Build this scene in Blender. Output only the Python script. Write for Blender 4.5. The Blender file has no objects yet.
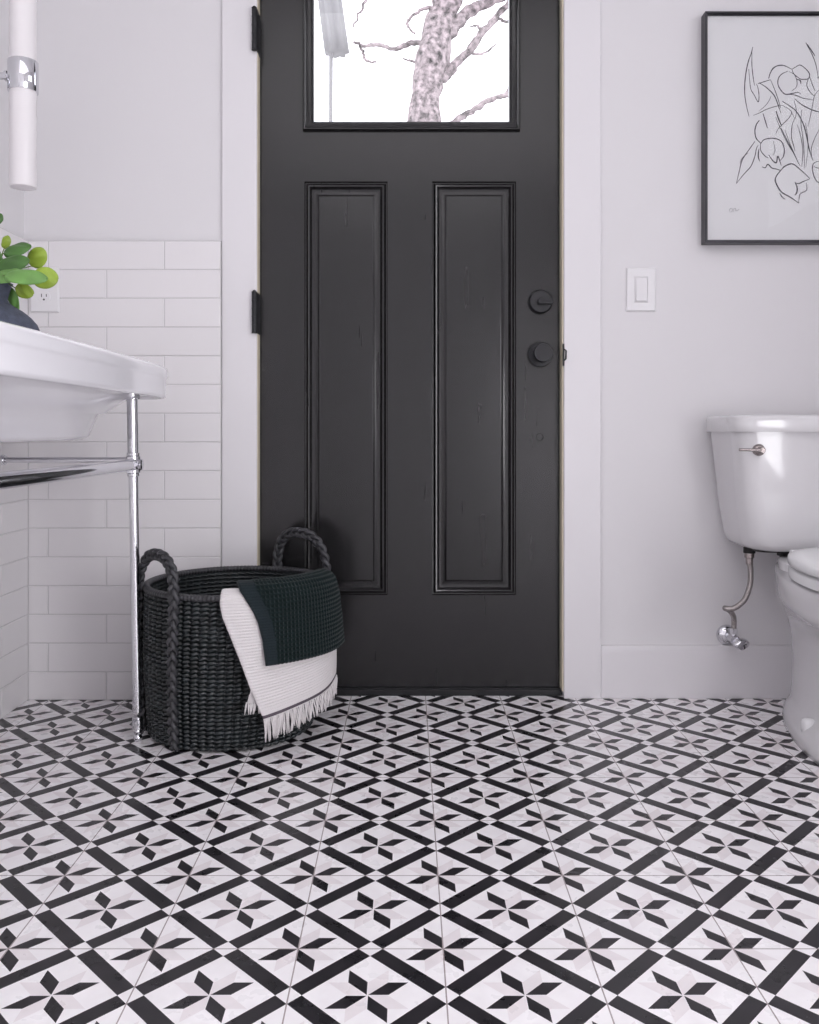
import bpy, bmesh, math, random
from mathutils import Vector, Matrix
random.seed(7)
C = bpy.context.scene.collection
PI = math.pi
F, CX, HY, H = 878.6, 407.0, 431.3, 0.7257      # photo geometry: focal length, vanishing point, camera height

def at(px, py, Y):
    """a point of the room at depth Y"""
    return Vector(((px - CX) * Y / F, Y, H - (py - HY) * Y / F))

# ------------------------------------------------------------------ materials
def new_mat(name):
    m = bpy.data.materials.new(name); m.use_nodes = True
    nt = m.node_tree
    b = nt.nodes['Principled BSDF']
    return m, nt, b

def mat(name, col, rough=.5, metal=0., spec=.5, coat=0., bump=0., bscale=40., bdetail=3., var=0., vscale=6., sheen=0., stretch=None, trans=0.):
    m, nt, b = new_mat(name)
    b.inputs['Base Color'].default_value = (*col, 1)
    b.inputs['Roughness'].default_value = rough
    b.inputs['Metallic'].default_value = metal
    b.inputs['Specular IOR Level'].default_value = spec
    b.inputs['Coat Weight'].default_value = coat
    b.inputs['Coat Roughness'].default_value = .05
    b.inputs['Sheen Weight'].default_value = sheen
    tc = nt.nodes.new('ShaderNodeTexCoord')
    vec = tc.outputs['Object']
    if stretch:
        mp = nt.nodes.new('ShaderNodeMapping'); mp.inputs['Scale'].default_value = stretch
        nt.links.new(vec, mp.inputs[0]); vec = mp.outputs[0]
    if bump:
        n = nt.nodes.new('ShaderNodeTexNoise'); n.inputs['Scale'].default_value = bscale; n.inputs['Detail'].default_value = bdetail
        nt.links.new(vec, n.inputs['Vector'])
        bp = nt.nodes.new('ShaderNodeBump'); bp.inputs['Strength'].default_value = bump; bp.inputs['Distance'].default_value = .002
        nt.links.new(n.outputs['Fac'], bp.inputs['Height']); nt.links.new(bp.outputs[0], b.inputs['Normal'])
    if var:
        n2 = nt.nodes.new('ShaderNodeTexNoise'); n2.inputs['Scale'].default_value = vscale; n2.inputs['Detail'].default_value = 4
        nt.links.new(vec, n2.inputs['Vector'])
        r = nt.nodes.new('ShaderNodeMapRange'); r.inputs['From Min'].default_value = .3; r.inputs['From Max'].default_value = .7
        r.inputs['To Min'].default_value = 1 - var; r.inputs['To Max'].default_value = 1 + var
        nt.links.new(n2.outputs['Fac'], r.inputs[0])
        mx = nt.nodes.new('ShaderNodeVectorMath'); mx.operation = 'SCALE'; mx.inputs[0].default_value = col
        nt.links.new(r.outputs[0], mx.inputs['Scale']); nt.links.new(mx.outputs[0], b.inputs['Base Color'])
    return m

M = {}
M['wall'] = mat('wall_paint', (.690, .676, .692), .6, bump=.08, bscale=250)
M['trim'] = mat('trim_paint', (.712, .695, .716), .38, bump=.04, bscale=90)
M['ceiling'] = mat('ceiling_paint', (.84, .83, .84), .8, bump=.05, bscale=200)
M['tile'] = mat('glazed_wall_tile', (.735, .715, .728), .22, bump=.12, bscale=14, bdetail=1)
M['grout'] = mat('wall_grout', (.57, .555, .565), .9, bump=.2, bscale=300)
M['door'] = mat('black_door_paint', (.0130, .0126, .0136), .21, spec=.5, var=.07, vscale=5, stretch=(9, 9, .9))
M['black'] = mat('matte_black_metal', (.018, .018, .021), .42, metal=.3, bump=.05, bscale=200)
M['strip'] = mat('cream_weatherstrip', (.72, .65, .50), .6, bump=.1, bscale=200)
M['chrome'] = mat('polished_chrome', (.70, .70, .73), .06, metal=1, bump=.01, bscale=60)
M['nickel'] = mat('brushed_nickel', (.36, .32, .31), .26, metal=1, bump=.05, bscale=300)
M['braid_hose'] = mat('braided_steel', (.40, .37, .36), .25, metal=1, bump=.3, bscale=900)
M['porcelain'] = mat('white_porcelain', (.685, .675, .690), .12, spec=.5, coat=.5, bump=.01, bscale=10)
M['sink'] = mat('white_glazed_ceramic', (.84, .825, .865), .10, spec=.5, coat=.5, bump=.01, bscale=10)
M['seat'] = mat('white_toilet_seat', (.79, .79, .80), .16, bump=.01, bscale=10)
M['gasket_and_shade'] = mat('black_rubber_and_shade', (.015, .015, .015), .6, bump=.1, bscale=100)  # rubber parts, and the dark plate used as shadow below the tank
M['plastic'] = mat('white_plastic', (.74, .73, .745), .3, bump=.02, bscale=100)
M['slot'] = mat('dark_slot', (.04, .04, .045), .5, bump=.02, bscale=100)
M['shade'] = mat('frosted_opal_glass', (.755, .725, .74), .35, spec=.4, bump=.02, bscale=60)
M['frame'] = mat('dark_pewter_frame', (.055, .053, .062), .35, metal=.5, bump=.1, bscale=120)
M['paper'] = mat('drawing_paper', (.775, .775, .79), .8, bump=.05, bscale=300)
M['ink'] = mat('graphite_line', (.060, .056, .070), .8, var=.5, vscale=30)
M['basket'] = mat('black_woven_rush', (.0110, .0150, .0170), .36, spec=.6, bump=.5, bscale=160, var=.45, vscale=35)
M['rush_rim'] = mat('worn_black_rush', (.036, .036, .041), .38, spec=.5, bump=.5, bscale=160, var=.4, vscale=40)
M['dark_towel'] = mat('dark_green_cotton', (.0058, .0125, .0130), .95, spec=.1, sheen=.15, bump=.6, bscale=450)
M['band_towel'] = mat('dark_slate_hem', (.013, .020, .024), .9, spec=.15, sheen=.12, bump=.4, bscale=450)
M['white_towel'] = mat('cream_cotton', (.66, .63, .635), .95, spec=.1, sheen=.1, bump=.5, bscale=420)
M['stripe'] = mat('charcoal_hem_stripe', (.10, .085, .10), .95, spec=.1, bump=.5, bscale=400)
M['vase'] = mat('navy_stoneware', (.055, .064, .098), .6, bump=.6, bscale=420, var=.3, vscale=60)
M['leaf_dark'] = mat('dark_green_leaf', (.048, .130, .022), .4, var=.25, vscale=25, bump=.2, bscale=60)
M['leaf_mid'] = mat('mid_green_leaf', (.135, .29, .070), .45, var=.2, vscale=25, bump=.2, bscale=60)
M['leaf_lime'] = mat('lime_green_leaf', (.24, .34, .035), .45, var=.2, vscale=20, bump=.2, bscale=60)
M['stem'] = mat('green_stem', (.10, .16, .04), .6, bump=.1, bscale=60)
M['bark'] = mat('lichen_bark', (.225, .185, .195), .9, bump=1, bscale=24, var=.95, vscale=22)
M['canvas'] = mat('pale_grey_canvas', (.30, .295, .305), .9, bump=.2, bscale=60)
M['ground'] = mat('pale_concrete', (.45, .44, .44), .9, bump=.4, bscale=12, var=.1)
M['sill'] = mat('black_threshold', (.012, .012, .014), .35, metal=.2, bump=.05, bscale=90)

def glass_mat(name, tint=(1, 1, 1), refl=1.):
    m = bpy.data.materials.new(name); m.use_nodes = True; nt = m.node_tree; nt.nodes.clear()
    o = nt.nodes.new('ShaderNodeOutputMaterial'); mx = nt.nodes.new('ShaderNodeMixShader')
    t = nt.nodes.new('ShaderNodeBsdfTransparent'); t.inputs[0].default_value = (*tint, 1)
    g = nt.nodes.new('ShaderNodeBsdfGlossy'); g.inputs['Roughness'].default_value = .01; g.inputs[0].default_value = (refl, refl, refl, 1)
    f = nt.nodes.new('ShaderNodeFresnel')
    ge = nt.nodes.new('ShaderNodeNewGeometry'); mr = nt.nodes.new('ShaderNodeMapRange'); mr.inputs['To Min'].default_value = 1.45; mr.inputs['To Max'].default_value = 1 / 1.45
    nt.links.new(ge.outputs['Backfacing'], mr.inputs[0]); nt.links.new(mr.outputs[0], f.inputs[0])
    nt.links.new(f.outputs[0], mx.inputs[0]); nt.links.new(t.outputs[0], mx.inputs[1]); nt.links.new(g.outputs[0], mx.inputs[2])
    nt.links.new(mx.outputs[0], o.inputs[0]); return m
M['glass'] = glass_mat('clear_glass')
M['picture_glass'] = glass_mat('anti_reflective_glass', refl=.16)

# patterned floor tile: diagonal black bars, white squares at crossings, eight-petal stars, thin grout
T = .2032
def floor_mat():
    m, nt, b = new_mat('patterned_cement_tile')
    N, L = nt.nodes, nt.links
    def val(v):
        return v
    def mth(op, a, c=None, d=None):
        n = N.new('ShaderNodeMath'); n.operation = op
        for i, x in enumerate((a, c, d)):
            if x is None: continue
            if isinstance(x, (int, float)): n.inputs[i].default_value = x
            else: L.new(x, n.inputs[i])
        return n.outputs[0]
    tc = N.new('ShaderNodeTexCoord'); sp = N.new('ShaderNodeSeparateXYZ'); L.new(tc.outputs['Object'], sp.inputs[0])
    u = mth('DIVIDE', mth('SUBTRACT', sp.outputs[0], .0506), T)
    v = mth('DIVIDE', mth('SUBTRACT', sp.outputs[1], 1.232), T)
    p = mth('ADD', u, v); q = mth('SUBTRACT', u, v)
    pl = mth('SUBTRACT', p, mth('ROUND', p)); ql = mth('SUBTRACT', q, mth('ROUND', q))
    bp_ = mth('GREATER_THAN', mth('ABSOLUTE', pl), .4160); bq = mth('GREATER_THAN', mth('ABSOLUTE', ql), .4160)
    bars = mth('ABSOLUTE', mth('SUBTRACT', bp_, bq))
    both = mth('MULTIPLY', bp_, bq)
    a = mth('MULTIPLY', mth('ADD', pl, ql), .5); c = mth('MULTIPLY', mth('SUBTRACT', pl, ql), .5)
    aa, ac = mth('ABSOLUTE', a), mth('ABSOLUTE', c)
    mx, mn = mth('MAXIMUM', aa, ac), mth('MINIMUM', aa, ac)
    g = .130
    star = mth('MULTIPLY', mth('LESS_THAN', mn, g), mth('LESS_THAN', mth('SUBTRACT', mx, mn), g))
    par = mth('GREATER_THAN', mth('MULTIPLY', mth('MULTIPLY', a, c), mth('SUBTRACT', aa, ac)), 0)
    gap = mth('GREATER_THAN', mn, .004)
    petal = mth('MULTIPLY', mth('MULTIPLY', star, par), gap)
    pale = mth('MULTIPLY', star, mth('SUBTRACT', 1, par))
    black = mth('MAXIMUM', bars, petal)
    ug = mth('ABSOLUTE', mth('SUBTRACT', u, mth('ROUND', u))); vg = mth('ABSOLUTE', mth('SUBTRACT', v, mth('ROUND', v)))
    grout = mth('LESS_THAN', mth('MINIMUM', ug, vg), .0048)
    nz = N.new('ShaderNodeTexNoise'); nz.inputs['Scale'].default_value = 26; nz.inputs['Detail'].default_value = 5
    L.new(tc.outputs['Object'], nz.inputs['Vector'])
    def mix(f, c0, c1):
        n = N.new('ShaderNodeMix'); n.data_type = 'RGBA'
        L.new(f, n.inputs['Factor'])
        for k, x in ((6, c0), (7, c1)):
            if isinstance(x, tuple): n.inputs[k].default_value = (*x, 1)
            else: L.new(x, n.inputs[k])
        return n.outputs[2]
    mr = N.new('ShaderNodeMapRange'); L.new(nz.outputs['Fac'], mr.inputs[0]); mr.inputs['From Min'].default_value = .35; mr.inputs['From Max'].default_value = .7
    white = mix(mr.outputs[0], (.925, .905, .920), (.875, .845, .865))
    beige = mix(mr.outputs[0], (.84, .790, .805), (.77, .725, .745))
    dark = mix(mr.outputs[0], (.012, .011, .014), (.024, .021, .026))
    col = mix(pale, white, beige)
    col = mix(black, col, dark)
    col = mix(grout, col, (.36, .31, .31))
    L.new(col, b.inputs['Base Color'])
    rg = mth('ADD', mth('MULTIPLY', mr.outputs[0], .10), .26)
    L.new(rg, b.inputs['Roughness'])
    b.inputs['Specular IOR Level'].default_value = .5
    bpn = N.new('ShaderNodeBump'); bpn.inputs['Strength'].default_value = .35; bpn.inputs['Distance'].default_value = .0012
    hgt = mth('SUBTRACT', mth('MULTIPLY', nz.outputs['Fac'], .12), grout)
    L.new(hgt, bpn.inputs['Height']); L.new(bpn.outputs[0], b.inputs['Normal'])
    return m
M['floor'] = floor_mat()

# ------------------------------------------------------------------ mesh helpers
def obj(name, bm, m, parent=None, smooth=False, bevel=0., sharp=None):
    me = bpy.data.meshes.new(name)
    bmesh.ops.recalc_face_normals(bm, faces=bm.faces)
    bm.to_mesh(me); bm.free()
    for x in (m if isinstance(m, (list, tuple)) else [m]): me.materials.append(x)
    if smooth: me.polygons.foreach_set('use_smooth', [True] * len(me.polygons))
    o = bpy.data.objects.new(name, me); C.objects.link(o)
    if parent is not None:
        o.parent = parent; o.matrix_parent_inverse = parent.matrix_world.inverted()
    if bevel:
        md = o.modifiers.new('bevel', 'BEVEL'); md.width = bevel; md.segments = 3; md.limit_method = 'ANGLE'; md.harden_normals = False
    if smooth and sharp: me.set_sharp_from_angle(angle=math.radians(sharp))
    return o

def empty(name, loc, label=None, cat=None, group=None, kind=None):
    o = bpy.data.objects.new(name, None); C.objects.link(o); o.location = loc
    o.empty_display_size = .05
    o.matrix_world = Matrix.Translation(loc)
    tag(o, label, cat, group, kind); return o

def tag(o, label=None, cat=None, group=None, kind=None):
    if label: o['label'] = label
    if cat: o['category'] = cat
    if group: o['group'] = group
    if kind: o['kind'] = kind
    return o

def box(bm, x0, x1, y0, y1, z0, z1):
    vs = [bm.verts.new((x, y, z)) for x in (x0, x1) for y in (y0, y1) for z in (z0, z1)]
    for f in ((0, 1, 3, 2), (4, 6, 7, 5), (0, 4, 5, 1), (2, 3, 7, 6), (0, 2, 6, 4), (1, 5, 7, 3)):
        bm.faces.new([vs[i] for i in f])

def loft(bm, rings, cap0=True, cap1=True, closed=True):
    vr = [[bm.verts.new(p) for p in r] for r in rings]
    n = len(vr[0])
    for a, b_ in zip(vr, vr[1:]):
        for i in range(n if closed else n - 1):
            j = (i + 1) % n
            bm.faces.new((a[i], a[j], b_[j], b_[i]))
    if cap0: bm.faces.new(vr[0])
    if cap1: bm.faces.new(vr[-1])
    return vr

def tube(bm, pts, r, seg=10, caps=True, up=None):
    pts = [Vector(p) for p in pts]; n = len(pts)
    rr = r if isinstance(r, (list, tuple)) else [r] * n
    tan = [(pts[min(i + 1, n - 1)] - pts[max(i - 1, 0)]).normalized() for i in range(n)]
    a = Vector((0, 0, 1)) if abs(tan[0].z) < .9 else Vector((1, 0, 0))
    nrm = (a - tan[0] * a.dot(tan[0])).normalized()
    rings = []
    for i in range(n):
        nrm = (nrm - tan[i] * nrm.dot(tan[i])).normalized()
        bi = tan[i].cross(nrm)
        rings.append([pts[i] + (nrm * math.cos(2 * PI * k / seg) + bi * math.sin(2 * PI * k / seg)) * rr[i] for k in range(seg)])
    return loft(bm, rings, caps, caps)

def lathe(bm, prof, c, seg=48, axis='z', caps=True):
    c = Vector(c); rings = []
    for r, h in prof:
        ring = []
        for k in range(seg):
            a = 2 * PI * k / seg; x, y = r * math.cos(a), r * math.sin(a)
            ring.append(c + (Vector((x, y, h)) if axis == 'z' else Vector((x, -h, y)) if axis == 'y' else Vector((h, x, y))))
        rings.append(ring)
    return loft(bm, rings, caps, caps)

def spline(pts, n=8):
    pts = [Vector(p) for p in pts]
    if len(pts) < 3: return pts
    P_ = [pts[0] * 2 - pts[1]] + pts + [pts[-1] * 2 - pts[-2]]
    out = []
    for i in range(1, len(P_) - 2):
        p0, p1, p2, p3 = P_[i - 1:i + 3]
        for k in range(n):
            t = k / n
            out.append(.5 * ((2 * p1) + (p2 - p0) * t + (2 * p0 - 5 * p1 + 4 * p2 - p3) * t * t + (3 * p1 - p0 - 3 * p2 + p3) * t ** 3))
    out.append(pts[-1]); return out

def lerp(a, b_, t): return a + (b_ - a) * t
def interp(tab, x):
    if x <= tab[0][0]: return tab[0][1]
    for (x0, y0), (x1, y1) in zip(tab, tab[1:]):
        if x <= x1: return lerp(y0, y1, (x - x0) / (x1 - x0))
    return tab[-1][1]

def rect_rings(bm, x0, x1, z0, z1, prof, Y, cap=True):
    rings = []
    for o, d in prof:
        rings.append([Vector((x0 + o, Y + d, z0 + o)), Vector((x1 - o, Y + d, z0 + o)), Vector((x1 - o, Y + d, z1 - o)), Vector((x0 + o, Y + d, z1 - o))])
    loft(bm, rings, False, cap)

# ------------------------------------------------------------------ room shell
WL, WR, YB, YF, ZC = -1.044, 1.60, 2.395, -1.70, 2.60
TX, TY = -1.023, 2.372            # faces of the wall tile
DX0, DX1 = -.4057, .4209          # the door leaf
bm = bmesh.new(); box(bm, WL - .2, WR + .2, YF - .2, 2.60, -.08, 0)
tag(obj('floor', bm, M['floor']), kind='structure')
bm = bmesh.new(); box(bm, WL - .2, WR + .2, YF - .2, 2.60, ZC, ZC + .1)
tag(obj('ceiling', bm, M['ceiling']), kind='structure')
bm = bmesh.new()
box(bm, WL - .12, -.44, YB, YB + .15, 0, ZC); box(bm, .455, WR + .12, YB, YB + .15, 0, ZC); box(bm, -.44, .455, YB, YB + .15, 2.118, ZC)
wall_back = tag(obj('wall_back', bm, M['wall']), kind='structure')
bm = bmesh.new(); box(bm, WL - .12, WL, YF, YB, 0, ZC)
wall_left = tag(obj('wall_left', bm, M['wall']), kind='structure')
# right wall with a window opening and an added low one for fill
RW = (.55, 1.92, 1.60, 2.25)
RW2 = (-1.45, .10, .06, 1.40)
bm = bmesh.new()
for a, b_ in ((YF, RW2[0]), (RW2[1], RW[0]), (RW[1], YB)): box(bm, WR, WR + .12, a, b_, 0, ZC)
for q in (RW, RW2): box(bm, WR, WR + .12, q[0], q[1], 0, q[2]); box(bm, WR, WR + .12, q[0], q[1], q[3], ZC)
tag(obj('wall_right', bm, M['wall']), kind='structure')
bm = bmesh.new(); box(bm, WL, WR, YF - .12, YF, 0, ZC)
tag(obj('wall_front', bm, M['wall']), kind='structure')

def window(name, loc, a0, a1, z0, z1, axis):
    w = empty(name, loc, kind='structure')
    def bx(bm, s0, s1, d0, d1, h0, h1):
        if axis == 'x': box(bm, d0, d1, s0, s1, h0, h1)
        else: box(bm, s0, s1, d0, d1, h0, h1)
    base = loc[0] if axis == 'x' else loc[1]
    sg = 1 if axis == 'x' else -1
    d0, d1 = sorted((base + sg * .04, base + sg * .09))
    f = .045; bm = bmesh.new()
    bx(bm, a0, a0 + f, d0, d1, z0, z1); bx(bm, a1 - f, a1, d0, d1, z0, z1)
    bx(bm, a0 + f, a1 - f, d0, d1, z0, z0 + f); bx(bm, a0 + f, a1 - f, d0, d1, z1 - f, z1)
    zm = (z0 + z1) / 2; bx(bm, a0 + f, a1 - f, d0, d1, zm - .02, zm + .02)
    obj('window_frame', bm, M['trim'], w)
    bm = bmesh.new(); e0, e1 = sorted((base + sg * .062, base + sg * .066)); bx(bm, a0 + f, a1 - f, e0, e1, z0 + f, z1 - f)
    obj('window_pane', bm, M['glass'], w)
    bm = bmesh.new(); bx(bm, a0, a1, *sorted((base, base + sg * .04)), z0, z0 + .012)
    obj('window_sill', bm, M['trim'], w)
    return w
window('window_1', (WR, (RW[0] + RW[1]) / 2, RW[2]), *RW, 'x')
window('fill_window', (WR, (RW2[0] + RW2[1]) / 2, RW2[2]), *RW2, 'x')  # unseen window, added to send fill light onto the lower walls

# subway tile cladding
PX, PZ, G = .3135, .07788, .0011
def tile_box(bm, o, uax, n, u0, u1, z0, z1, b=.0012, t=.006):
    # bevelled tile: o = point on face plane, u = direction along wall, n = outward normal
    def P_(u, z, d): return o + uax * u + n * (d) + Vector((0, 0, z))
    r0 = [P_(u0, z0, -t), P_(u1, z0, -t), P_(u1, z1, -t), P_(u0, z1, -t)]
    r1 = [P_(u0, z0, -b), P_(u1, z0, -b), P_(u1, z1, -b), P_(u0, z1, -b)]
    r2 = [P_(u0 + b, z0 + b, 0), P_(u1 - b, z0 + b, 0), P_(u1 - b, z1 - b, 0), P_(u0 + b, z1 - b, 0)]
    loft(bm, [r0, r1, r2], False, True)
def crs(k): return (0 if k == 0 else .0759 + .0776 * (k - 1)) + G, .0759 + .0776 * k - G
TTOP = .0759 + .0776 * 15
bm = bmesh.new(); X0, X1 = TX, -.503
for k in range(16):
    z0, z1 = crs(k)
    ref = -.6555 if k % 2 else -.8115
    j = ref - 3 * PX
    while j < X1:
        a, c = max(j + G, X0 + .001), min(j + PX - G, X1)
        if c - a > .008: tile_box(bm, Vector((0, TY, 0)), Vector((1, 0, 0)), Vector((0, -1, 0)), a, c, z0, z1)
        j += PX
tb = obj('wall_tile', bm, M['tile'], wall_back)
bm = bmesh.new(); box(bm, TX - .02, X1, TY + .0015, YB, 0, TTOP + .0005); obj('tile_grout', bm, M['grout'], wall_back)
bm = bmesh.new()
for k in range(16):
    z0, z1 = crs(k)
    j = 2.218 + (0 if k % 2 == 0 else PX / 2)
    while j > YF:
        a, c = max(j - PX + G, YF + .01), min(j - G, TY - .001)
        if c - a > .008: tile_box(bm, Vector((TX, 0, 0)), Vector((0, 1, 0)), Vector((1, 0, 0)), a, c, z0, z1)
        j -= PX
    a = 2.218 + (0 if k % 2 == 0 else PX / 2) + G
    if TY - a > .008: tile_box(bm, Vector((TX, 0, 0)), Vector((0, 1, 0)), Vector((1, 0, 0)), a, TY - .001, z0, z1)
obj('wall_tile', bm, M['tile'], wall_left)
bm = bmesh.new(); box(bm, WL, TX - .0015, YF, YB, 0, TTOP + .0005); obj('tile_grout', bm, M['grout'], wall_left)

# door casings, baseboards
def flat(name, x0, x1, y0, y1, z0, z1, m='trim', bev=.003, **k):
    bm = bmesh.new(); box(bm, x0, x1, y0, y1, z0, z1)
    return tag(obj(name, bm, M[m], bevel=bev), kind='structure', **k)
flat('trim_1', -.503, -.4075, 2.384, YB, 0, 2.235)
flat('trim_2', .4255, .5265, 2.382, YB, 0, 2.235)
flat('trim_3', -.4073, .4253, 2.380, YB, 2.115, 2.235)
flat('baseboard_back', .5265, WR, 2.3825, YB, 0, .1440, bev=.0025)
flat('baseboard_right', WR - .013, WR, YF, 2.382, 0, .1440, bev=.0025)

# ------------------------------------------------------------------ the black door
DY = 2.425
door = empty('door_1', (.0076, DY, .02), kind='structure')
def dz(py): return H - (py - HY) * DY / F
def dx(px): return (px - CX) * DY / F
ZT, ZB = 2.105, .020
wx0, wx1, wz0, wz1 = dx(303), dx(520), dz(131.5), 1.985
p1 = (dx(304.5), dx(387.5), dz(595), dz(181.5)); p2 = (dx(432), dx(516), dz(595), dz(181.5))
bm = bmesh.new(); y0, y1 = DY, DY + .044
box(bm, DX0, p1[0], y0, y1, ZB, wz0); box(bm, p2[1], DX1, y0, y1, ZB, wz0); box(bm, p1[1], p2[0], y0, y1, p1[2], p1[3])
box(bm, p1[0], p2[1], y0, y1, ZB, p1[2]); box(bm, p1[0], p2[1], y0, y1, p1[3], wz0)
box(bm, DX0, wx0, y0, y1, wz0, ZT); box(bm, wx1, DX1, y0, y1, wz0, ZT); box(bm, wx0, wx1, y0, y1, wz1, ZT)
bmesh.ops.remove_doubles(bm, verts=bm.verts, dist=1e-6)
obj('door_slab', bm, M['door'], door)
PROF = [(0, 0), (.0015, .008), (.0045, .0085), (.0075, .0015), (.0105, -.0008), (.0140, .0005), (.0170, .0062), (.0205, .0092), (.0255, .0099), (.0300, .0093), (.0340, .0080), (.0372, .0062), (.0392, .0043), (.0402, .0036), (.0425, .0034)]
for q in (p1, p2):
    bm = bmesh.new(); rect_rings(bm, *q, PROF, DY)
    # back of the panel
    rect_rings(bm, *q, [(0, .044), (.003, .036)], DY)
    obj('door_panel', bm, M['door'], door, True, sharp=32)
WPROF = [(0, .001), (.0005, -.009), (.003, -.0125), (.0065, -.0115), (.009, -.0065), (.014, -.0030), (.021, -.0022), (.0245, .001), (.0262, .004), (.0290, .0055), (.0300, .022)]
bm = bmesh.new(); rect_rings(bm, wx0, wx1, wz0, wz1, WPROF, DY, cap=False)
rect_rings(bm, wx0, wx1, wz0, wz1, [(0, .044), (.002, .053), (.024, .053), (.030, .026), (.030, .022)], DY, cap=False)
obj('glazing_moulding', bm, M['door'], door, True, sharp=40)
bm = bmesh.new(); box(bm, wx0 + .028, wx1 - .028, DY + .021, DY + .025, wz0 + .028, wz1 - .028); obj('window_pane', bm, M['glass'], door)
# knob
def yl(bm, prof, x, z, seg=40): lathe(bm, prof, (x, DY, z), seg, 'y')
kx, kz = dx(540.3), dz(354.5)
bm = bmesh.new(); yl(bm, [(.0335, 0), (.0350, .002), (.0350, .007), (.0335, .009), (.014, .0095)], kx, kz)
rose = obj('knob_rose', bm, M['black'], door, True, sharp=40)
bm = bmesh.new(); yl(bm, [(.0125, .008), (.0125, .028), (.017, .031), (.0240, .034), (.0250, .037), (.0250, .054), (.0238, .057), (.012, .0575)], kx, kz)
obj('door_knob', bm, M['black'], door, True, sharp=40)
kx, kz = dx(540.3), dz(302)
bm = bmesh.new(); yl(bm, [(.0325, 0), (.0335, .003), (.0325, .011), (.0290, .0145), (.012, .015)], kx, kz)
obj('deadbolt_rose', bm, M['black'], door, True, sharp=40)
bm = bmesh.new(); yl(bm, [(.0085, .0145), (.0085, .024)], kx, kz, 20); box(bm, kx - .010, kx + .031, DY - .032, DY - .022, kz - .0095, kz + .0015)
obj('thumb_turn', bm, M['black'], door, bevel=.0015)
bm = bmesh.new(); yl(bm, [(.0105, 0), (.0105, .0012), (.0085, .002), (.0085, .0008), (.003, .0006)], dx(539.6), dz(437), 24)
obj('plug_button', bm, M['door'], door, True, sharp=30)
# hinges
for py0, py1 in ((8, 50), (292, 333)):
    bm = bmesh.new(); xc = -.4125; ya = 2.3740
    z0, z1 = H - (py1 - HY) * ya / F, H - (py0 - HY) * ya / F
    tube(bm, [(xc, ya, z0), (xc, ya, z1)], .0070, 16)
    for k in range(6):
        zz = lerp(z0, z1, k / 5); lathe(bm, [(.0060, -.001), (.0077, -.0006), (.0077, .0006), (.0060, .001)], (xc, ya, zz), 16)
    lathe(bm, [(.006, 0), (.0045, .004), (.001, .006)], (xc, ya, z1), 12)
    box(bm, -.4073, -.4050, ya, DY + .001, z0, z1)
    obj('hinge', bm, M['black'], door, bevel=.0004)
# jamb, stop, weatherstrip
bm = bmesh.new(); box(bm, -.44, -.4105, 2.385, 2.545, 0, 2.118); box(bm, .4270, .455, 2.385, 2.545, 0, 2.118); box(bm, -.4105, .4270, 2.386, 2.545, 2.109, 2.118)
box(bm, -.4105, -.398, DY + .045, 2.545, .018, 2.109); box(bm, .413, .4270, DY + .045, 2.545, .018, 2.109)
obj('door_jamb', bm, M['trim'], door)
bm = bmesh.new(); box(bm, -.4104, -.4064, 2.390, DY + .03, .018, 2.109); box(bm, .4218, .4269, 2.390, DY + .03, .018, 2.109)
obj('weatherstrip', bm, M['strip'], door, bevel=.0008)
bm = bmesh.new(); box(bm, -.4105, .4225, 2.409, 2.53, .0, .0165); box(bm, -.4105, .4225, 2.414, 2.53, .0160, .0195)
obj('threshold', bm, M['sill'], door, bevel=.0015)
bm = bmesh.new(); z = H - (355 - HY) * 2.388 / F
box(bm, .4228, .4262, 2.3795, 2.420, z - .030, z + .030)
tube(bm, [(.4262, 2.381, z - .015), (.4305, 2.379, z - .011), (.4310, 2.379, z + .011), (.4262, 2.381, z + .015)], .0022, 8)
obj('strike_plate', bm, M['black'], door, bevel=.0005)

# ------------------------------------------------------------------ outside
bm = bmesh.new(); box(bm, -8, 8, 2.56, 16, -.30, -.15); tag(obj('ground', bm, M['ground']), kind='structure')
tree = empty('tree', at(418, 530, 8.0), 'pale lichen-covered tree with bare branches beyond the door glass', 'tree')
tree.location.z = -.15; bpy.context.view_layer.update()
def limb(bm, pts, r0, r1, Y=8., jit=.012, seg=12):
    P_ = spline([at(a, b_, Y + (c if len(t) > 2 else 0)) for t in pts for a, b_, c in [(t + (0,))[:3]]], 6)
    n = len(P_)
    P_ = [p + Vector((random.uniform(-1, 1), random.uniform(-1, 1), 0)) * jit for p in P_]
    tube(bm, P_, [lerp(r0, r1, i / (n - 1)) * random.uniform(.86, 1.18) * (1.0 if r0 > .1 else 1.25) for i in range(n)], seg)
bm = bmesh.new()
limb(bm, [(414, 526), (420, 400), (424, 250), (424, 121), (432, 60), (446, 0), (458, -70), (462, -190)], .185, .105, jit=.010, seg=20)
obj('trunk', bm, M['bark'], tree, True)
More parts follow.
